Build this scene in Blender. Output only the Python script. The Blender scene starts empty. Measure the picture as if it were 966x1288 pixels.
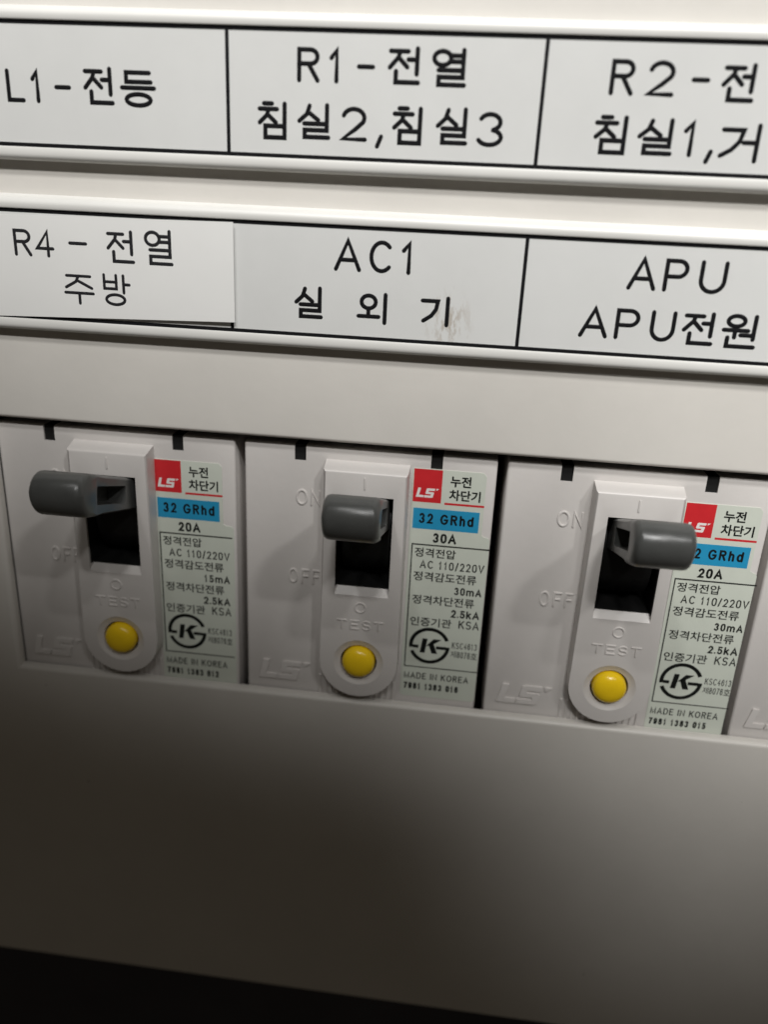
import bpy, bmesh, math, random
from mathutils import Vector, Matrix

random.seed(7)
S = bpy.context.scene
COL = S.collection
MM = 0.001

# panel space (mm): x right, y up, z out of the panel  ->  world metres
def W(x, y, z):
    return Vector((x * MM, -z * MM, y * MM))

# ------------------------------------------------------------------ camera
cam_d = bpy.data.cameras.new("camera")
cam = bpy.data.objects.new("camera", cam_d)
COL.objects.link(cam)
Rm = ((0.99222484, -0.08364676, 0.09215797),
      (0.04613239, 0.93490841, 0.35187791),
      (-0.11559271, -0.34489053, 0.93149817))
P2W = Matrix(((1, 0, 0), (0, 0, -1), (0, 1, 0)))
cam.matrix_world = (P2W @ Matrix(Rm)).to_4x4()
cam.location = W(30.63884, -18.44285, 101.79821)
cam_d.sensor_fit = 'VERTICAL'
cam_d.sensor_height = 36
cam_d.lens = 1016.54 / 1288 * 36
cam_d.clip_start = 0.005
cam_d.clip_end = 50
cam_d.dof.use_dof = True
cam_d.dof.focus_distance = 0.105
cam_d.dof.aperture_fstop = 13.5
S.camera = cam

# ------------------------------------------------------------------ world, lamps, exposure
wd = bpy.data.worlds.new("World")
S.world = wd
wd.use_nodes = True
bg = wd.node_tree.nodes["Background"]
bg.inputs[0].default_value = (1.0, 0.86, 0.68, 1)
bg.inputs[1].default_value = 0.038

def aim(o, src, dst):
    a, b = W(*src), W(*dst)
    o.location = a
    o.rotation_euler = (b - a).to_track_quat('-Z', 'Y').to_euler()

# spots sampling one ceiling lamp, cone edges imitating the phone's shade, plus added fill
def spot_lamp(name, power, size, blend, radius, src, dst):
    l = bpy.data.lights.new(name, 'SPOT')
    l.energy = power
    l.color = (1.0, 0.995, 0.98)
    l.spot_size = math.radians(size)
    l.spot_blend = blend
    l.shadow_soft_size = radius
    o = bpy.data.objects.new(name, l)
    COL.objects.link(o)
    aim(o, src, dst)
for src, dst, half in (((-110, 600, 420), (8, 297, 0), 22.1), ((60, 470, 500), (49, 283, 0), 27.3),
                       ((230, 590, 450), (128, 336, 0), 26.1), ((390, 480, 500), (181, 318, 0), 28.0)):
    spot_lamp("ceiling_lamp_spot", 9.3, half * 2, 0.12, 0.028, src, dst)
spot_lamp("added_fill_spot", 8.8, 8.3, 1.0, 0.028, (124, 342, 470), (82, -73, 0))  # added fill with no real source, brightens the lower right

S.view_settings.view_transform = 'Standard'
S.view_settings.look = 'None'
S.view_settings.exposure = 0
S.view_settings.gamma = 1
S.view_settings.use_curve_mapping = False

# ------------------------------------------------------------------ materials
def mat(name, col, rough=0.5, spec=0.5, mottle=0.0, scale=120, bump=0.0, bscale=900, specks=0.0, emboss=None):
    m = bpy.data.materials.new(name)
    m.use_nodes = True
    nt = m.node_tree
    b = nt.nodes["Principled BSDF"]
    b.inputs["Base Color"].default_value = (*col, 1)
    b.inputs["Roughness"].default_value = rough
    b.inputs["Specular IOR Level"].default_value = spec
    geo = nt.nodes.new("ShaderNodeNewGeometry")
    last = None
    if mottle:
        n = nt.nodes.new("ShaderNodeTexNoise")
        n.inputs["Scale"].default_value = scale
        n.inputs["Detail"].default_value = 6
        n.inputs["Roughness"].default_value = 0.65
        nt.links.new(geo.outputs["Position"], n.inputs["Vector"])
        r = nt.nodes.new("ShaderNodeValToRGB")
        r.color_ramp.elements[0].position = 0.3
        r.color_ramp.elements[1].position = 0.7
        r.color_ramp.elements[0].color = (*[c * (1 - mottle) for c in col], 1)
        r.color_ramp.elements[1].color = (*[min(1, c * (1 + mottle)) for c in col], 1)
        nt.links.new(n.outputs["Fac"], r.inputs["Fac"])
        last = r.outputs["Color"]
        rr = nt.nodes.new("ShaderNodeMapRange")
        rr.inputs["To Min"].default_value = rough - 0.06
        rr.inputs["To Max"].default_value = rough + 0.08
        nt.links.new(n.outputs["Fac"], rr.inputs["Value"])
        nt.links.new(rr.outputs["Result"], b.inputs["Roughness"])
    if specks:
        v = nt.nodes.new("ShaderNodeTexVoronoi")
        v.inputs["Scale"].default_value = 380
        nt.links.new(geo.outputs["Position"], v.inputs["Vector"])
        # size of each speck follows its cell's random colour, so only a few show
        sep = nt.nodes.new("ShaderNodeSeparateColor")
        nt.links.new(v.outputs["Color"], sep.inputs["Color"])
        pw = nt.nodes.new("ShaderNodeMath"); pw.operation = 'POWER'
        pw.inputs[1].default_value = 9
        nt.links.new(sep.outputs["Red"], pw.inputs[0])
        ml = nt.nodes.new("ShaderNodeMath"); ml.operation = 'MULTIPLY'
        ml.inputs[1].default_value = 0.06
        nt.links.new(pw.outputs[0], ml.inputs[0])
        lt = nt.nodes.new("ShaderNodeMath"); lt.operation = 'LESS_THAN'
        nt.links.new(v.outputs["Distance"], lt.inputs[0])
        nt.links.new(ml.outputs[0], lt.inputs[1])
        mu = nt.nodes.new("ShaderNodeMath"); mu.operation = 'MULTIPLY'
        mu.inputs[1].default_value = specks
        nt.links.new(lt.outputs[0], mu.inputs[0])
        mx = nt.nodes.new("ShaderNodeMix"); mx.data_type = 'RGBA'
        nt.links.new(mu.outputs[0], mx.inputs["Factor"])
        if last: nt.links.new(last, mx.inputs["A"])
        else: mx.inputs["A"].default_value = (*col, 1)
        mx.inputs["B"].default_value = (0.10, 0.08, 0.06, 1)
        last = mx.outputs["Result"]
    if emboss:
        # brown rub marks: (x, y, radius) in mm on the panel face
        x, y, rad = emboss
        vm = nt.nodes.new("ShaderNodeVectorMath"); vm.operation = 'DISTANCE'
        mp = nt.nodes.new("ShaderNodeVectorMath"); mp.operation = 'MULTIPLY'
        mp.inputs[1].default_value = (1.0, 1.0, 0.75)
        nt.links.new(geo.outputs["Position"], mp.inputs[0])
        nt.links.new(mp.outputs[0], vm.inputs[0])
        p = W(x, y, 0)
        vm.inputs[1].default_value = (p.x, p.y, p.z * 0.75)
        fall = nt.nodes.new("ShaderNodeMapRange")
        fall.inputs["From Min"].default_value = rad * MM
        fall.inputs["From Max"].default_value = rad * MM * 0.2
        nt.links.new(vm.outputs["Value"], fall.inputs["Value"])
        n2 = nt.nodes.new("ShaderNodeTexNoise")
        n2.inputs["Scale"].default_value = 1100
        n2.inputs["Detail"].default_value = 5
        n2.inputs["Roughness"].default_value = 0.7
        m2 = nt.nodes.new("ShaderNodeMapping")
        m2.inputs["Rotation"].default_value = (0, 0.7, 0)
        m2.inputs["Scale"].default_value = (1, 1, 0.35)
        nt.links.new(geo.outputs["Position"], m2.inputs["Vector"])
        nt.links.new(m2.outputs[0], n2.inputs["Vector"])
        th = nt.nodes.new("ShaderNodeMapRange")
        th.inputs["From Min"].default_value = 0.49
        th.inputs["From Max"].default_value = 0.58
        nt.links.new(n2.outputs["Fac"], th.inputs["Value"])
        mu = nt.nodes.new("ShaderNodeMath"); mu.operation = 'MULTIPLY'
        nt.links.new(fall.outputs["Result"], mu.inputs[0])
        nt.links.new(th.outputs["Result"], mu.inputs[1])
        mu2 = nt.nodes.new("ShaderNodeMath"); mu2.operation = 'MULTIPLY'
        mu2.inputs[1].default_value = 0.55
        nt.links.new(mu.outputs[0], mu2.inputs[0])
        mx = nt.nodes.new("ShaderNodeMix"); mx.data_type = 'RGBA'
        nt.links.new(mu2.outputs[0], mx.inputs["Factor"])
        if last: nt.links.new(last, mx.inputs["A"])
        else: mx.inputs["A"].default_value = (*col, 1)
        mx.inputs["B"].default_value = (0.30, 0.23, 0.16, 1)
        last = mx.outputs["Result"]
    if last:
        nt.links.new(last, b.inputs["Base Color"])
    if bump:
        n3 = nt.nodes.new("ShaderNodeTexNoise")
        n3.inputs["Scale"].default_value = bscale
        n3.inputs["Detail"].default_value = 4
        nt.links.new(geo.outputs["Position"], n3.inputs["Vector"])
        bp = nt.nodes.new("ShaderNodeBump")
        bp.inputs["Strength"].default_value = bump
        bp.inputs["Distance"].default_value = 0.0002
        nt.links.new(n3.outputs["Fac"], bp.inputs["Height"])
        nt.links.new(bp.outputs["Normal"], b.inputs["Normal"])
    return m

M_COVER = mat("cover_plastic", (0.64, 0.612, 0.568), 0.42, 0.45, 0.035, 60, 0.10, 700, specks=0.8)
M_HOLDER = mat("holder_plastic", (0.66, 0.65, 0.62), 0.40, 0.5, 0.03, 60, 0.04, 500, specks=0.5)
M_PLATE = mat("engraved_plate", (0.625, 0.625, 0.61), 0.38, 0.45, 0.025, 90, 0.05, 600)
M_PLATE2 = mat("worn_plate", (0.625, 0.625, 0.61), 0.38, 0.45, 0.025, 90, 0.05, 600, emboss=(27.4, -31.2, 3.4))
M_TAPE = mat("white_tape", (0.76, 0.755, 0.735), 0.4, 0.45, 0.015, 90, 0.04, 500)
M_INK = mat("black_engraving", (0.006, 0.006, 0.007), 0.7, 0.12)
M_INK2 = mat("tape_print", (0.018, 0.018, 0.020), 0.6, 0.15)
M_CASE = mat("breaker_case", (0.60, 0.57, 0.545), 0.36, 0.5, 0.03, 90, 0.10, 900)
M_GREY = mat("toggle_grey", (0.078, 0.080, 0.077), 0.30, 0.5, 0.10, 400, 0.12, 900)
M_DARK = mat("slot_black", (0.010, 0.010, 0.010), 0.5, 0.35)
M_YEL = mat("button_yellow", (0.90, 0.60, 0.012), 0.22, 0.5, 0.03, 300)
M_STICK = mat("pale_green_label", (0.58, 0.61, 0.535), 0.42, 0.45, 0.03, 200, 0.04, 500)
M_RED = mat("red_print", (0.56, 0.022, 0.028), 0.4, 0.4, 0.05, 500)
M_BLUE = mat("blue_print", (0.020, 0.27, 0.48), 0.4, 0.4, 0.05, 500)
M_WHITE = mat("white_print", (0.75, 0.72, 0.70), 0.45, 0.4)
M_PRINT = mat("black_print", (0.008, 0.009, 0.008), 0.6, 0.15)
M_WALL = mat("dark_wall", (0.06, 0.058, 0.066), 0.8, 0.2, 0.2, 30)

# ------------------------------------------------------------------ helpers
def smooth(me, ang=35):
    for p in me.polygons: p.use_smooth = True
    me.set_sharp_from_angle(angle=math.radians(ang))

def link(name, bm, m, parent=None, org=(0, 0, 0), ang=35):
    """bm is in panel mm; becomes ONE mesh object with its origin at org"""
    bmesh.ops.recalc_face_normals(bm, faces=bm.faces)
    o3 = Vector(org)
    for v in bm.verts:
        v.co = W(*(v.co - o3))
    me = bpy.data.meshes.new(name)
    bm.to_mesh(me); bm.free()
    smooth(me, ang)
    me.materials.append(m)
    o = bpy.data.objects.new(name, me)
    COL.objects.link(o)
    if parent is None: o.location = W(*org)
    else: o.parent = parent
    return o

def tag(o, label=None, cat=None, group=None, kind=None):
    if label: o["label"] = label
    if cat: o["category"] = cat
    if group: o["group"] = group
    if kind: o["kind"] = kind
    return o

def empty(name, org):
    o = bpy.data.objects.new(name, None)
    o.empty_display_size = 0.01
    COL.objects.link(o)
    o.location = W(*org)
    return o

def box(bm, x0, x1, y0, y1, z0, z1, bev=0, seg=3):
    vs = [bm.verts.new((x, y, z)) for x in (x0, x1) for y in (y0, y1) for z in (z0, z1)]
    idx = ((0, 1, 3, 2), (4, 6, 7, 5), (0, 4, 5, 1), (2, 3, 7, 6), (0, 2, 6, 4), (1, 5, 7, 3))
    fs = [bm.faces.new([vs[i] for i in f]) for f in idx]
    if bev:
        es = list({e for f in fs for e in f.edges})
        bmesh.ops.bevel(bm, geom=es, offset=bev, segments=seg, affect='EDGES', profile=0.5)

def prism(bm, pts, z0, z1, top=None):
    """polygon outline extruded in z; `top` may give other xy for the upper loop"""
    n = len(pts)
    a = [bm.verts.new((p[0], p[1], z0)) for p in pts]
    q = top or pts
    b = [bm.verts.new((p[0], p[1], z1)) for p in q]
    bm.faces.new(a); f = bm.faces.new(b)
    for i in range(n):
        j = (i + 1) % n
        bm.faces.new((a[i], a[j], b[j], b[i]))
    return f

def rrect(x0, x1, y0, y1, r, n=5):
    out = []
    for cx, cy, a0 in ((x1 - r, y1 - r, 0), (x0 + r, y1 - r, 90), (x0 + r, y0 + r, 180), (x1 - r, y0 + r, 270)):
        for k in range(n + 1):
            a = math.radians(a0 + 90 * k / n)
            out.append((cx + r * math.cos(a), cy + r * math.sin(a)))
    return out

def profile_x(bm, prof, x0, x1):
    """open profile (y,z) swept along x, ends capped"""
    a = [bm.verts.new((x0, y, z)) for y, z in prof]
    b = [bm.verts.new((x1, y, z)) for y, z in prof]
    n = len(prof)
    for i in range(n):
        j = (i + 1) % n
        bm.faces.new((a[i], a[j], b[j], b[i]))
    bm.faces.new(a); bm.faces.new(b)

def stroke(bm, pts, w, h, z, closed=False):
    """a rounded monoline ridge along pts (mm), width w, height h above z, with round ends"""
    P = [Vector((p[0], p[1])) for p in pts]
    Q = [P[0]]
    for p in P[1:]:
        if (p - Q[-1]).length > 1e-4: Q.append(p)
    P = Q
    n = len(P)
    if closed and (P[0] - P[-1]).length < 1e-4: P.pop(); n -= 1
    r = w / 2
    ring = []
    def add(c, nrm, k):
        # cross-section: 5 points across
        return [bm.verts.new((c.x + nrm.x * s * r * k, c.y + nrm.y * s * r * k, z + hh * h * (0.4 + 0.6 * k)))
                for s, hh in ((-1, -0.3), (-0.8, 0.7), (0, 1), (0.8, 0.7), (1, -0.3))]
    for i in range(n):
        if closed or 0 < i < n - 1:
            d0 = (P[i] - P[i - 1]).normalized(); d1 = (P[(i + 1) % n] - P[i]).normalized()
            t = (d0 + d1)
            t = t.normalized() if t.length > 1e-3 else d0
            nn = Vector((-t.y, t.x))
            c = max(0.5, nn.dot(Vector((-d0.y, d0.x))))
            ring.append(add(P[i], nn / c, 1))
        else:
            d = (P[1] - P[0]).normalized() if i == 0 else (P[-1] - P[-2]).normalized()
            nn = Vector((-d.y, d.x))
            caps = [(math.sin(math.radians(a)), math.cos(math.radians(a))) for a in (0, 30, 60, 85)]
            if i == 0:
                for s, k in reversed(caps): ring.append(add(P[0] - d * r * s, nn, k))
            else:
                for s, k in caps: ring.append(add(P[-1] + d * r * s, nn, k))
    m = len(ring)
    for i in range(m if closed else m - 1):
        a, b = ring[i], ring[(i + 1) % m]
        for k in range(4):
            bm.faces.new((a[k], a[k + 1], b[k + 1], b[k]))

def arc(cx, cy, rx, ry, a0, a1, n=14):
    return [(cx + rx * math.cos(math.radians(a0 + (a1 - a0) * k / n)),
             cy + ry * math.sin(math.radians(a0 + (a1 - a0) * k / n))) for k in range(n + 1)]

# plotter alphabet in a unit box (x right, y up); 'o' marks closed loops
RIEUL = [(.16, .42), (.88, .42), (.88, .22), (.17, .22), (.17, 0), (.93, 0)]
GL = {
 '전': [[(.02, .92), (.58, .92)], [(.32, .92), (.27, .74), (.0, .44)], [(.27, .74), (.56, .46)],
        [(.60, .68), (.88, .68)], [(.88, 1), (.88, .26)], [(.2, .32), (.2, 0), (.93, 0)]],
 '등': [[(.86, .98), (.14, .98), (.14, .70), (.9, .70)], [(0, .52), (1, .52)], ('o', arc(.5, .16, .38, .17, 0, 360, 22))],
 '열': [('o', arc(.26, .76, .25, .2, 0, 360, 20)), [(.88, 1), (.88, .5)], [(.5, .84), (.88, .84)], [(.5, .67), (.88, .67)], RIEUL],
 '침': [[(.16, 1), (.44, 1)], [(0, .84), (.62, .84)], [(.32, .84), (.26, .66), (.0, .44)], [(.28, .68), (.58, .45)],
        [(.9, 1), (.9, .42)], ('o', [(.2, .34), (.9, .34), (.9, 0), (.2, 0)])],
 '실': [[(.32, .97), (.24, .72), (.0, .5)], [(.28, .78), (.6, .54)], [(.88, 1), (.88, .5)], RIEUL],
 '거': [[(0, .86), (.52, .86), (.44, .52), (.26, .28), (.0, .1)], [(.56, .5), (.88, .5)], [(.9, 1), (.9, -.02)]],
 '주': [[(.08, .96), (.92, .96)], [(.5, .96), (.4, .76), (.04, .55)], [(.46, .8), (.96, .55)], [(0, .36), (1, .36)], [(.5, .36), (.5, 0)]],
 '방': [[(.05, 1), (.05, .54), (.52, .54), (.52, 1)], [(.05, .77), (.52, .77)], [(.8, 1), (.8, .42)], [(.8, .7), (1.02, .7)],
        ('o', arc(.46, .17, .36, .17, 0, 360, 22))],
 '외': [('o', arc(.34, .72, .25, .23, 0, 360, 20)), [(.34, .46), (.34, .2)], [(0, .2), (.7, .2)], [(.92, 1), (.92, 0)]],
 '기': [[(0, .88), (.56, .88), (.5, .56), (.34, .32), (.06, .12)], [(.92, 1), (.92, 0)]],
 '원': [('o', arc(.34, .83, .25, .17, 0, 360, 20)), [(0, .53), (.72, .53)], [(.34, .53), (.34, .3)], [(.52, .38), (.9, .38)],
        [(.9, 1), (.9, .26)], [(.14, .28), (.14, 0), (.95, 0)]],
 'L': [[(.05, 1), (.05, 0), (.95, 0)]],
 '1': [[(.14, .76), (.5, 1), (.5, 0)]],
 '2': [arc(.5, .71, .44, .29, 165, -30, 14) + [(.55, .32), (.05, 0), (.98, 0)]],
 '3': [arc(.46, .74, .40, .26, 155, -90, 12)[:-1] + arc(.46, .25, .46, .25, 90, -155, 14)[1:], ],
 '4': [[(.7, 0), (.7, 1), (.0, .3), (1, .3)]],
 'R': [[(.05, 0), (.05, 1), (.6, 1)] + arc(.6, .77, .34, .23, 80, -80, 10) + [(.6, .54), (.05, .54)], [(.5, .54), (.95, 0)]],
 'A': [[(0, 0), (.5, 1), (1, 0)], [(.2, .33), (.8, .33)]],
 'C': [arc(.55, .5, .5, .5, 45, 315, 22)],
 'P': [[(.05, 0), (.05, 1), (.6, 1)] + arc(.6, .73, .38, .27, 80, -80, 10) + [(.6, .46), (.05, .46)]],
 'U': [[(.05, 1), (.05, .4)] + arc(.5, .4, .45, .4, 180, 360, 14)[1:-1] + [(.95, .4), (.95, 1)]],
 '-': [[(0, .5), (1, .5)]],
 ',': [[(.7, .12), (.2, -.2)]],
 'O': [('o', arc(.5, .5, .5, .5, 0, 360, 24))],
 'N': [[(0, 0), (0, 1), (1, 0), (1, 1)]],
 'F': [[(0, 0), (0, 1), (1, 1)], [(0, .52), (.85, .52)]],
 'T': [[(0, 1), (1, 1)], [(.5, 1), (.5, 0)]],
 'E': [[(1, 1), (0, 1), (0, 0), (1, 0)], [(0, .52), (.85, .52)]],
 'S': [arc(.5, .74, .46, .26, 30, 270, 12)[:-1] + arc(.5, .25, .48, .25, 90, -150, 12)[1:]],
}
GL.update({
 '0': [('o', [(.5 + (abs(c) ** .75) * (.5 if c > 0 else -.5), .5 + (abs(q) ** .75) * (.5 if q > 0 else -.5)) for c, q in arc(0, 0, 1, 1, 0, 345, 23)])],
 '5': [[(.9, 1), (.18, 1), (.1, .5)] + arc(.48, .32, .48, .32, 140, -150, 14)],
 '6': [[(.92, .8)] + arc(.52, .68, .45, .32, 50, 180, 8) + arc(.5, .32, .47, .32, 180, 540, 20)],
 '7': [[(0, 1), (1, 1), (.55, .5), (.35, 0)]],
 '8': [('o', arc(.5, .77, .4, .23, -90, 270, 18)), ('o', arc(.5, .27, .48, .27, -90, 270, 18))],
 '9': [[(.06, .2)] + arc(.48, .32, .45, .32, 230, 360, 8) + arc(.5, .68, .47, .32, 0, 360, 20)],
 'G': [arc(.52, .5, .5, .5, 40, 345, 22) + [(1.0, .46), (.6, .46)]],
 'M': [[(0, 0), (0, 1), (.5, .05), (1, 1), (1, 0)]],
 'D': [('o', [(0, 0), (0, 1), (.45, 1)] + arc(.45, .5, .53, .5, 80, -80, 12) + [(.45, 0)])],
 'I': [[(.5, 0), (.5, 1)]],
 'K': [[(0, 0), (0, 1)], [(.95, 1), (0, .38)], [(.36, .62), (1, 0)]],
 'V': [[(0, 1), (.5, 0), (1, 1)]],
 '/': [[(0, -.05), (1, 1.05)]],
 '.': [[(.4, .04), (.6, .04)]],
 'h': [[(0, 0), (0, 1)], [(0, .45)] + arc(.5, .45, .45, .27, 150, 0, 10) + [(.95, 0)]],
 'd': [[(1, 0), (1, 1)], ('o', arc(.5, .36, .5, .36, 0, 360, 20))],
 'k': [[(0, 0), (0, 1)], [(.9, .72), (0, .28)], [(.35, .46), (1, 0)]],
 'm': [[(0, 0), (0, .72)], [(0, .5)] + arc(.25, .5, .25, .22, 150, 0, 8) + [(.5, 0)], [(.5, .5)] + arc(.75, .5, .25, .22, 150, 0, 8) + [(1, 0)]],
})
WID = {'m': 1.0, 'M': .85, 'I': .16, '1': .5, '/': .42, '.': .16, ' ': .32, 'G': .8, 'O': .82, 'D': .74, 'h': .58, 'd': .62, 'k': .6, 'A': .8, 'V': .76,
       'K': .72, 'N': .74, 'R': .72, 'E': .64, 'C': .78, 'S': .7}
def print_line(bm, s, x0, x1, y0, y1, w, z, h=.012):
    '''grotesque lettering fitted into x0..x1'''
    gap = .13 if w > .24 else .17
    tot = sum(WID.get(c, .62) for c in s) + gap * (len(s) - 1)
    k = (x1 - x0) / tot
    x = x0; items = []
    for c in s:
        a = WID.get(c, .62) * k
        if c != ' ':
            items.append((c, x + a / 2 - max(a, w * 1.02) / 2, x + a / 2 + max(a, w * 1.02) / 2))
        x += a + gap * k
    glyphs(bm, items, y0, y1, w, h, z)

def glyphs(bm, items, y0, y1, w, h, z):
    """items: (character, x0, x1[, y0, y1])"""
    for k, it in enumerate(items):
        c, a, b = it[:3]
        q0, q1 = (it[3], it[4]) if len(it) > 3 else (y0, y1)
        a += w / 2; b -= w / 2; u0 = q0 + w / 2; u1 = q1 - w / 2
        for j, s in enumerate(GL[c]):
            cl = s[0] == 'o'
            pts = s[1] if cl else s
            stroke(bm, [(a + (b - a) * p[0], u0 + (u1 - u0) * p[1]) for p in pts], w, h, z + 0.0011 * j, cl)

def type_text(bm, s, x0, y0, x1, y1, z, bold=0.0, h=0.012, shear=0.0):
    """printed lettering fitted to a box (mm), Blender's own built-in typeface"""
    c = bpy.data.curves.new("type", 'FONT')
    c.body = s; c.offset = bold; c.shear = shear; c.resolution_u = 3
    o = bpy.data.objects.new("type", c)
    COL.objects.link(o)
    dg = bpy.context.evaluated_depsgraph_get()
    ev = o.evaluated_get(dg)
    me = ev.to_mesh()
    xs = [v.co.x for v in me.vertices]; ys = [v.co.y for v in me.vertices]
    ax, bx, ay, by = min(xs), max(xs), min(ys), max(ys)
    vs = [bm.verts.new((x0 + (v.co.x - ax) / (bx - ax) * (x1 - x0), y0 + (v.co.y - ay) / (by - ay) * (y1 - y0), z + h)) for v in me.vertices]
    for p in me.polygons:
        try: bm.faces.new([vs[i] for i in p.vertices])
        except ValueError: pass
    ev.to_mesh_clear()
    bpy.data.objects.remove(o); bpy.data.curves.remove(c)

def boolean(base, cutters):
    """base bmesh (+/-) list of (op, bmesh) -> bmesh, without operators"""
    def tmp(bm):
        bmesh.ops.recalc_face_normals(bm, faces=bm.faces)
        me = bpy.data.meshes.new("t"); bm.to_mesh(me); bm.free()
        o = bpy.data.objects.new("t", me); COL.objects.link(o); return o
    b = tmp(base)
    kill = [b]
    for op, c in cutters:
        o = tmp(c); kill.append(o)
        md = b.modifiers.new("b", 'BOOLEAN'); md.operation = op; md.object = o; md.solver = 'EXACT'
    dg = bpy.context.evaluated_depsgraph_get()
    out = bmesh.new()
    me = b.evaluated_get(dg).to_mesh()
    out.from_mesh(me)
    for o in kill:
        m = o.data; bpy.data.objects.remove(o); bpy.data.meshes.remove(m)
    return out

# ------------------------------------------------------------------ setting: the dark wall behind and below
bm = bmesh.new()
box(bm, -1500, 1500, -1500, 1500, -82, -62)
tag(link("wall", bm, M_WALL, org=(0, 0, -72)), kind="structure")

# ------------------------------------------------------------------ panel cover with the breaker window
ZC = -1.3
bm = bmesh.new()
def loop(x0, x1, y0, y1, z): return [bm.verts.new(p + (z,)) for p in ((x0, y0), (x1, y0), (x1, y1), (x0, y1))]
WX0, WX1, WY0, WY1 = -35.6, 109.0, -88.2, -48.15
of = loop(-140, 190, -150.0, 95, ZC); ob = loop(-140, 190, -150.0, 95, -60)
nf = loop(WX0, WX1, WY0, WY1, ZC); nb = loop(WX0, WX1, WY0, WY1, ZC - 1.45)
ib = loop(-138, 188, -148.0, 93, ZC - 1.45); ic = loop(-138, 188, -148.0, 93, -60)
fr = []
for i in range(4):
    j = (i + 1) % 4
    bm.faces.new((of[i], of[j], nf[j], nf[i]))
    bm.faces.new((of[j], of[i], ob[i], ob[j]))
    bm.faces.new((nf[i], nf[j], nb[j], nb[i]))
    bm.faces.new((nb[i], nb[j], ib[j], ib[i]))
    bm.faces.new((ib[i], ib[j], ic[j], ic[i]))
    bm.faces.new((ob[i], ob[j], ic[j], ic[i]))
bm.edges.ensure_lookup_table()
oe = [e for e in bm.edges if all(v in of for v in e.verts)]
bmesh.ops.bevel(bm, geom=oe, offset=1.4, segments=5, affect='EDGES', profile=0.5)
ne = [e for e in bm.edges if all(v in nf for v in e.verts)]
bmesh.ops.bevel(bm, geom=ne, offset=0.75, segments=5, affect='EDGES', profile=0.5)
cover = link("panel_cover", bm, M_COVER, org=(25, -150, -60))
tag(cover, "off-white plastic front cover of the fuse box with a long window for the breakers", "panel cover")

def holder(yt, yb):
    bm = bmesh.new()
    top = yt + 1.75; bot = yb - 1.5
    pr = [(top, ZC - .4), (top, ZC - .02), (top - .18, ZC + .25), (top - .28, ZC + .6)]
    pr += [(top - .28 - .9 * (1 - math.cos(a)), ZC + .6 + 1.0 * math.sin(a)) for a in [math.radians(d) for d in (20, 40, 60, 80, 90)]]
    pr += [(yt + .22, .30), (yt + .06, .24), (yt, .12), (yt, -.45), (yb, -.45), (yb, .12), (yb - .06, .24), (yb - .22, .30)]
    pr += [(bot + .75 * (1 - math.sin(a)), -.40 + .70 * math.cos(a)) for a in [math.radians(d) for d in (0, 15, 30, 50, 70, 90)]]
    pr += [(bot, ZC - .4)]
    profile_x(bm, pr, -120, 170)
    return link("label_holder", bm, M_HOLDER, cover, org=(25, -150, -60), ang=40)

HGT = 13.5
Y1T, Y1B = 0.0, -13.5
Y2T, Y2B = -20.6, -34.1
holder(Y1T, Y1B)
holder(Y2T, Y2B)

# ------------------------------------------------------------------ engraved label strips
def strip(yt, yb, m, label):
    bm = bmesh.new()
    box(bm, -71.9, 107.9, yb + .03, yt - .03, -.42, 0, .04, 1)
    o = link("label_strip", bm, m, org=(18, yb, -.4))
    tag(o, label, "label strip")
    bm = bmesh.new()
    for y in (yt - .23, yb + .23):
        box(bm, -71.8, 107.8, y - .22, y + .22, -.05, .012)
    for x in (-36, 0, 36, 72):
        box(bm, x - .22, x + .22, yb + .45, yt - .45, -.05, .012)
    link("engraved_frame", bm, M_INK, o, org=(18, yb, -.4))
    return o
def engrave(o, yb, rows, w=.54, m=None, z=0.0):
    bm = bmesh.new()
    for (y0, y1, items) in rows: glyphs(bm, items, y0, y1, w, .03, z)
    return link("engraved_lettering", bm, m or M_INK, o, org=(18, yb, -.4))

s1 = strip(Y1T, Y1B, M_PLATE, "upper engraved white label strip lettered L1, R1 and R2")
engrave(s1, Y1B, [(-8.7, -5.1, [('L', -27.2, -24.7), ('1', -24.2, -22.2), ('-', -21.1, -19.0),
                 ('전', -17.5, -13.5, -8.65, -4.55), ('등', -13.0, -8.6, -8.75, -4.75)])])
engrave(s1, Y1B, [(-5.5, -1.9, [('R', 8.0, 10.9), ('1', 11.6, 13.8), ('-', 15.0, 17.1),
                  ('전', 18.5, 22.5, -5.4, -1.5), ('열', 23.4, 27.7, -5.5, -1.5)]),
                 (-11.45, -7.75, [('침', 3.5, 7.3, -11.6, -7.5), ('실', 8.2, 12.4, -11.4, -7.5), ('2', 13.2, 16.5), (',', 17.2, 18.6),
                  ('침', 19.3, 23.1, -11.6, -7.5), ('실', 24.3, 28.3, -11.4, -7.4), ('3', 28.9, 32.3)])])
engrave(s1, Y1B, [(-5.7, -2.1, [('R', 43.0, 45.9), ('2', 47.0, 50.2), ('-', 51.8, 53.8),
                  ('전', 55.0, 58.9, -6.0, -2.1), ('열', 59.9, 64.1, -6.1, -2.1)]),
                 (-11.6, -7.9, [('침', 42.1, 46.1, -11.7, -7.6), ('실', 46.9, 51.2, -11.6, -7.7), ('1', 51.6, 54.0), (',', 54.3, 55.6),
                  ('거', 55.9, 60.6, -11.9, -7.9), ('실', 61.5, 65.6, -11.8, -7.8)])])
s2 = strip(Y2T, Y2B, M_PLATE2, "lower engraved white label strip lettered AC1 and APU, scuffed brown in its middle")
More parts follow.
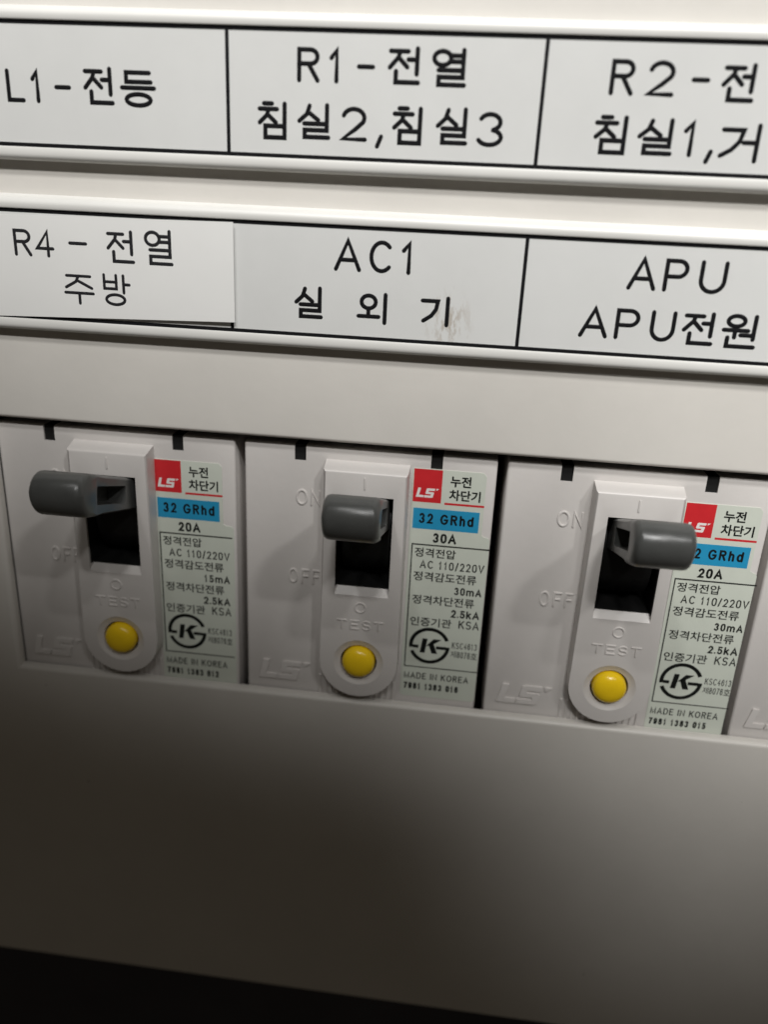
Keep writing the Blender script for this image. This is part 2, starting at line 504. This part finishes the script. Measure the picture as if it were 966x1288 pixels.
engrave(s2, Y2B, [(-25.95, -22.1, [('A', 12.9, 16.3), ('C', 17.1, 20.2), ('1', 20.9, 23.3)]),
                 (-32.0, -28.3, [('실', 8.0, 11.9, -31.9, -27.9), ('외', 15.9, 20.0, -32.1, -28.2), ('기', 23.8, 27.7, -31.9, -28.2)])])
engrave(s2, Y2B, [(-26.2, -22.4, [('A', 48.1, 51.5), ('P', 52.1, 55.1), ('U', 56.1, 59.6)]),
                 (-32.05, -28.35, [('A', 43.2, 46.7), ('P', 47.3, 50.4), ('U', 51.4, 54.7),
                  ('전', 55.3, 59.4, -32.2, -28.2), ('원', 59.9, 64.3, -32.3, -28.2)])])

# the replacement label stuck over the first cell of the lower strip, lifting at its right end
bm = bmesh.new()
def tape_z(x): return .22 + .40 * ((x + 36) / 36.5) ** 2
N = 24
def tape_y(x, t): 
    u = (x + 36) / 36.5
    yt = -21.45 + .55 * u
    yb = -34.1 + 1.25 * u
    return yb + (yt - yb) * t
rows = []
for i in range(N + 1):
    x = -35.9 + 36.4 * i / N
    z = tape_z(x)
    rows.append([bm.verts.new((x, tape_y(x, t), z - d)) for t, d in ((0, .12), (0, 0), (1, 0), (1, .12))])
for a, b in zip(rows, rows[1:]):
    for k in range(4):
        l = (k + 1) % 4
        bm.faces.new((a[k], a[l], b[l], b[k]))
bm.faces.new(rows[0]); bm.faces.new(rows[-1])
tape = link("adhesive_label", bm, M_TAPE, org=(-18, -34, 0))
tag(tape, "white stick-on label lettered R4, lifting off the lower strip at its right end", "label")
bm = bmesh.new()
glyphs(bm, [('R', -28.3, -25.7), ('4', -25.3, -22.8), ('-', -20.9, -18.4, -26.1, -22.7), ('전', -15.9, -12.0, -26.5, -22.5), ('열', -11.0, -7.0, -26.5, -22.2)], -26.3, -23.0, .45, .025, 0)
glyphs(bm, [('주', -22.0, -17.9, -31.9, -28.0), ('방', -16.9, -13.1, -31.8, -27.8)], -31.8, -28, .40, .025, 0)
for v in bm.verts: v.co.z += tape_z(v.co.x)
link("printed_lettering", bm, M_INK2, tape, org=(-18, -34, 0))

# ------------------------------------------------------------------ circuit breakers (36 mm pitch)
ZL, ZP = -3.0, -0.4          # low face and raised centre panel
BORG = (18, -70, -45)        # base of a breaker in its own 36 mm cell

def breaker_case():
    bm = bmesh.new()
    box(bm, .45, 35.32, -91.0, -49.2, -45, ZL, .38, 3)
    pl = bmesh.new()
    pts = [(11.75, -49.6), (23.85, -49.6)] + arc(17.8, -80.9, 6.05, 6.05, 0, -180, 26)
    cx, cy, r = 17.8, -80.9, 5.7
    top = [(12.1, -51.7), (23.5, -51.7)] + arc(cx, cy, r, r, 0, -180, 26)
    f = prism(pl, pts, -8, ZP, top)
    pl.faces.ensure_lookup_table()
    bmesh.ops.bevel(pl, geom=list(f.edges), offset=.28, segments=3, affect='EDGES', profile=.5)
    # lower lip of the slot slopes inwards, so the cutter is a bent prism along x
    sl = bmesh.new()
    profile_x(sl, [(-55.1, 5), (-55.1, -9), (-69.05, -9), (-69.05, -1.3), (-70.1, -.35), (-70.1, 5)], 14.0, 21.75)
    dish = bmesh.new()
    bmesh.ops.create_uvsphere(dish, u_segments=48, v_segments=32, radius=7.6, matrix=Matrix.Translation((17.8, -80.9, ZP - .95 + 7.6)))
    hole = bmesh.new()
    bmesh.ops.create_cone(hole, cap_ends=True, segments=40, radius1=2.7, radius2=2.7, depth=6, matrix=Matrix.Translation((17.8, -80.9, -3.2)))
    ops = [('UNION', pl), ('DIFFERENCE', sl), ('DIFFERENCE', dish), ('DIFFERENCE', hole)]
    for x in (7.55, 26.35):
        n = bmesh.new()
        prism(n, [(x, -51.5), (x + 1.6, -51.5), (x + 1.6, -48), (x, -48)], -8, 2)
        ops.append(('DIFFERENCE', n))
    out = boolean(bm, ops)
    # small ribs under the raised panel
    x = 11.6
    while x < 23.2:
        box(out, x, x + .38, -88.7, -85.0, ZL - .3, ZL + .28, .09, 1)
        x += .86
    return out

def shade_liner():  # thin black walls and floor put the slot's inner shade into colour
    bm = bmesh.new()
    x0, x1, y0, y1 = 14.03, 21.72, -69.02, -55.13
    t = .08
    for (a, b, c, d) in ((x0, x0 + t, y0, y1), (x1 - t, x1, y0, y1), (x0 + t, x1 - t, y1 - t, y1), (x0 + t, x1 - t, y0, y0 + t)):
        box(bm, a, b, c, d, -8.95, -1.35 if c == y0 and d < y1 else -.75)
    box(bm, x0 + t, x1 - t, y0 + t, y1 - t, -8.97, -8.85)
    for x in (7.55, 26.35):          # black block in each top-edge notch, standing in for its shade
        box(bm, x + .01, x + 1.59, -51.49, -49.3, -7.9, -3.25)
    return bm

def drum():
    bm = bmesh.new()
    pr = [(-62.1 + 6.55 * math.cos(math.radians(a)), -9.0 + 6.4 * math.sin(math.radians(a)) ** .8) for a in range(2, 179, 8)]
    profile_x(bm, pr + [(-68.6, -9.3), (-55.6, -9.3)], 14.5, 21.3)
    return bm

def toggle():
    """lever: side outline (u along the lever, v across) swept over its width, hollow on both sides"""
    th = math.radians(18)
    ctr = (-57.75, -.9)                          # y, z of the root
    def pt(u, v, x):
        z = ctr[1] + u * math.cos(th) - v * math.sin(th) * .6
        y = ctr[0] + u * math.sin(th) + v * math.cos(th)
        return (x, y, z)
    R = 2.9; L = 13.7
    outer = [(-2.4, -2.3), (2, -2.4), (9.5, -2.66), (12.2, -2.85)] + [(L + R * math.cos(a), R * math.sin(a)) for a in [math.radians(d) for d in range(-90, 91, 12)]] \
        + [(12.2, 2.85), (9.5, 2.66), (2, 2.4), (-2.4, 2.3)]
    bm = bmesh.new()
    n = len(outer)
    HW = 3.5
    def narrow(u): return 1 if u > 12.4 else (.9 if u < 11.6 else .9 + .1 * (u - 11.6) / .8)
    def sec(k0, x):
        out = []
        for u, v in outer:
            k = k0 * (1 if u > 12.5 else .45)
            out.append(bm.verts.new(pt(L * .45 + (u - L * .45) * (1 - k * .11), v - math.copysign(min(abs(v), k), v), x * narrow(u))))
        return out
    secs = [(.9 * (1 - math.sin(a)), sx * (HW - .9 * (1 - math.cos(a)))) for sx, angs in ((-1, (8, 25, 45, 65, 90)), (1, (90, 65, 45, 25, 8))) for a in [math.radians(q) for q in angs]]
    rings = [sec(k, x) for k, x in secs]
    for a, b in zip(rings, rings[1:]):
        for i in range(n):
            j = (i + 1) % n
            bm.faces.new((a[i], a[j], b[j], b[i]))
    hole = rrect(2.6, 11.4, -1.25, 1.25, .3, 3)
    m = len(hole)
    for ring, sx in ((rings[0], -1), (rings[-1], 1)):
        h0 = [bm.verts.new(pt(u, v, sx * HW * .895)) for u, v in hole]
        h1 = [bm.verts.new(pt(u, v, sx * .5)) for u, v in hole]
        es = []
        for i in range(m):
            j = (i + 1) % m
            f = bm.faces.new((h0[i], h0[j], h1[j], h1[i]))
            es.append(bm.edges.get((h0[i], h0[j])))
        bm.faces.new(h1)
        for i in range(n): es.append(bm.edges.get((ring[i], ring[(i + 1) % n])))
        bmesh.ops.triangle_fill(bm, use_beauty=True, use_dissolve=False, edges=es)
    for v in bm.verts: v.co.x += 18.0
    return bm

def button():
    bm = bmesh.new()
    pr = [(0, .62), (.5, .61), (1.0, .55), (1.5, .42), (1.95, .2), (2.25, -.08), (2.4, -.45), (2.42, -1.0), (2.42, -4)]
    rings = []
    for r, z in pr[1:]:
        rings.append([bm.verts.new((17.8 + r * math.cos(2 * math.pi * k / 36), -80.9 + r * math.sin(2 * math.pi * k / 36), z)) for k in range(36)])
    c = bm.verts.new((17.8, -80.9, pr[0][1]))
    for k in range(36):
        bm.faces.new((c, rings[0][k], rings[0][(k + 1) % 36]))
    for a, b in zip(rings, rings[1:]):
        for k in range(36):
            bm.faces.new((a[k], a[(k + 1) % 36], b[(k + 1) % 36], b[k]))
    bm.faces.new(rings[-1])
    return bm

def logo_strokes(bm, x0, x1, y0, y1, z, h, w):
    """slanted L and S with a small notch mark"""
    H = y1 - y0; Wd = x1 - x0; sl = .22 * H
    def q(u, v): return (x0 + u * (Wd - sl) + v * sl, y0 + v * H)
    def poly(pts):
        prism(bm, [q(*p) for p in pts], z - .05, z + h)
    t = w
    poly([(0, 0), (.42, 0), (.42, t), (.15, t), (.15, 1), (0, 1)])
    poly([(.45, 0), (.88, 0), (.93, .06), (.93, .55), (.88, .61), (.62, .61), (.62, 1 - t), (.93, 1 - t), (.93, 1),
          (.52, 1), (.47, .94), (.47, .45), (.52, .39), (.78, .39), (.78, t), (.45, t)])
    poly([(.98, 1), (1.14, 1), (1.02, .78)])

def raised_marks():
    bm = bmesh.new()
    w, h = .36, .17
    glyphs(bm, [('O', 7.75, 9.5), ('N', 9.85, 11.3)], -58.0, -55.6, w, h, ZL)
    glyphs(bm, [('O', 6.7, 8.2), ('F', 8.6, 9.85), ('F', 10.2, 11.4)], -70.2, -67.8, w, h, ZL)
    glyphs(bm, [('T', 14.4, 16.0), ('E', 16.35, 17.75), ('S', 18.1, 19.5), ('T', 19.8, 21.3)], -75.5, -73.9, .3, .14, ZP)
    stroke(bm, [(17.75, -52.55), (17.75, -54.0)], .32, .14, ZP)
    stroke(bm, arc(17.8, -71.9, .75, .75, 0, 360, 24), .3, .14, ZP, True)
    logo_strokes(bm, 2.3, 9.3, -86.5, -83.4, ZL, .26, .24)
    return bm

def rating_label(root, dx, dy, amps, ma, serial):
    z0 = ZL + .012
    LO = (18, -70, -45)
    def X(a): return a + dx
    def Y(a): return a + dy
    xr = min(X(35.55), 35.22)
    top = max(Y(-87.2), -89.0)
    bm = bmesh.new()
    out = [(X(24.0), top + .4), (X(24.4), top), (xr - .3, top), (xr, top + .4), (xr, Y(-61.0)), (xr - .25, Y(-60.65)), (min(X(34.2), xr - .6) + .2, Y(-60.55)), (min(X(34.0), xr - .8), Y(-60.3)),
           (min(X(34.0), xr - .8), Y(-51.75)), (min(X(34.0), xr - .8) - .45, Y(-51.25)), (X(24.0), Y(-51.25))]
    prism(bm, out, z0 - .2, z0 + .07)
    lab = link("rating_label", bm, M_STICK, root, org=LO)
    zt = z0 + .07
    def rect(name, x0, x1, y0, y1, m, d):
        bm = bmesh.new(); prism(bm, [(X(x0), Y(y0)), (X(x1), Y(y0)), (X(x1), Y(y1)), (X(x0), Y(y1))], zt - .02, zt + d)
        return link(name, bm, m, lab, org=LO)
    rect("logo_patch", 24.15, 28.05, -56.05, -51.3, M_RED, .012)
    rect("model_band", 24.35, 33.5, -60.0, -56.95, M_BLUE, .012)
    rect("underline", 28.56, 34.0, -56.2, -55.9, M_RED, .012)
    bm = bmesh.new()
    logo_strokes(bm, X(24.55), X(27.35), Y(-55.35), Y(-54.0), zt, .022, .24)
    link("logo_lettering", bm, M_WHITE, lab, org=LO)
    bm = bmesh.new()
    T = lambda s, x0, x1, y0, y1, b=0.0: type_text(bm, s, X(x0), Y(y0), X(x1), Y(y1), zt + .012, b)
    T('누전', 29.18, 32.0, -53.55, -51.95, .028); T('차단기', 29.12, 33.4, -55.5, -53.92, .028)
    zs = zt + .004
    L = lambda s, x0, x1, y0, y1, w: print_line(bm, s, X(x0), X(x1), Y(y0), Y(y1), w, zs)
    L('32 GRhd', 25.15, 32.8, -59.2, -57.6, .37)
    L(amps, 27.3, 30.6, -61.95, -60.5, .31)
    T('정격전압', 24.9, 30.7, -64.25, -62.85, .014)
    L('AC 110/220V', 25.75, 34.85, -66.0, -64.75, .185)
    T('정격감도전류', 24.95, 33.9, -67.95, -66.5, .014)
    L(ma, 30.9, 34.8, -69.75, -68.55, .235)
    T('정격차단전류', 25.0, 33.9, -71.65, -70.2, .014)
    L('2.5kA', 30.7, 34.8, -73.4, -72.15, .25)
    T('인증기관', 24.9, 30.9, -75.2, -73.75, .014)
    L('KSA', 31.95, 34.9, -75.1, -73.75, .19)
    L('KSC4613', 31.25, 34.9, -78.45, -77.4, .115)
    T('제', 31.15, 32.0, -79.95, -78.85, 0); L('8076', 32.1, 34.0, -79.95, -78.9, .115); T('호', 34.1, 35.0, -79.95, -78.85, .006)
    L('MADE IN KOREA', 24.5, 34.1, -84.15, -83.05, .165)
    L(serial, 24.5, 32.7, -85.95, -84.85, .24)
    zz = zt + .012
    def bar(x0, x1, y0, y1): prism(bm, [(X(x0), Y(y0)), (X(x1), Y(y0)), (X(x1), Y(y1)), (X(x0), Y(y1))], zz - .03, zz + .012)
    bar(24.4, 35.3, -62.47, -62.28); bar(24.4, 24.57, -82.0, -62.47); bar(24.4, 35.3, -82.15, -82.0)
    # certification mark: two open arcs with feet and a slanted K
    cx, cy, ro, ri = 27.95, -78.35, 3.0, 2.45
    def ringpoly(a0, a1, foot):
        o_ = arc(cx, cy, ro, ro, a0, a1, 26); i_ = arc(cx, cy, ri, ri, a1, a0, 26)
        n = len(o_)
        vs = [bm.verts.new((X(p[0]), Y(p[1]), zz + .012)) for p in o_ + i_]
        for k in range(n - 1):
            bm.faces.new((vs[k], vs[k + 1], vs[2 * n - 2 - k], vs[2 * n - 1 - k]))
    ringpoly(190, 22, 0)
    ringpoly(-158, 0, 0)
    bar(cx - 2.44, cx - 1.6, cy - .52, cy - .02)
    bar(cx + 1.0, cx + 2.46, cy - .48, cy + .02)
    def pl(pts):
        bm.faces.new([bm.verts.new((X(cx + a), Y(cy + b), zz + .0125)) for a, b in pts])
    pl([(-1.35, -1.25), (-.62, -1.25), (-.32, 1.15), (-1.05, 1.15)])
    pl([(-.5, -.1), (.55, 1.15), (1.75, 1.15), (.25, .05)])
    pl([(-.1, .12), (.62, .3), (1.25, -1.25), (.38, -1.25)])
    link("printed_text", bm, M_PRINT, lab, org=LO)
    return lab

first = empty("circuit_breaker", BORG)
parts = [("case", breaker_case(), M_CASE), ("slot_shade_liner", shade_liner(), M_DARK), ("toggle", toggle(), M_GREY),
         ("test_button", button(), M_YEL), ("raised_lettering", raised_marks(), M_CASE)]
made = []
for nm, b, m in parts:
    made.append(link(nm, b, m, first, org=BORG, ang=30))
drm = link("toggle_drum", drum(), M_DARK, made[2], org=BORG)
specs = [(-1, -.6, -1.65, '20A', '15mA', '7981 1383 012', "leftmost circuit breaker in the row, its label reading 20A and 15mA", 'a'),
         (0, 0, 0, '30A', '30mA', '7981 1383 016', "circuit breaker below the AC1 lettering, its label reading 30A and 30mA", 'b'),
         (1, .2, -1.75, '20A', '30mA', '7981 1383 015', "circuit breaker below the APU lettering, its lever overlapping the 20A and 30mA label", 'c'),
         (2, .1, -1.0, '20A', '30mA', '7981 1383 014', "rightmost circuit breaker, only a sliver of its case showing at the right edge", 'd')]
for k, (i, dx, dy, amps, ma, serial, lab, _) in enumerate(specs):
    if k == 0:
        root = first
    else:
        root = first.copy(); COL.objects.link(root)
        for p in made:
            c = p.copy(); COL.objects.link(c); c.parent = root
            for q in p.children:
                d = q.copy(); COL.objects.link(d); d.parent = c
    root.location = W(BORG[0] + 36 * i - {-1: .22, 1: -.2}.get(i, 0), BORG[1], BORG[2])
    tag(root, lab, "circuit breaker", "circuit breakers side by side in the window")
    rating_label(root, dx, dy, amps, ma, serial)
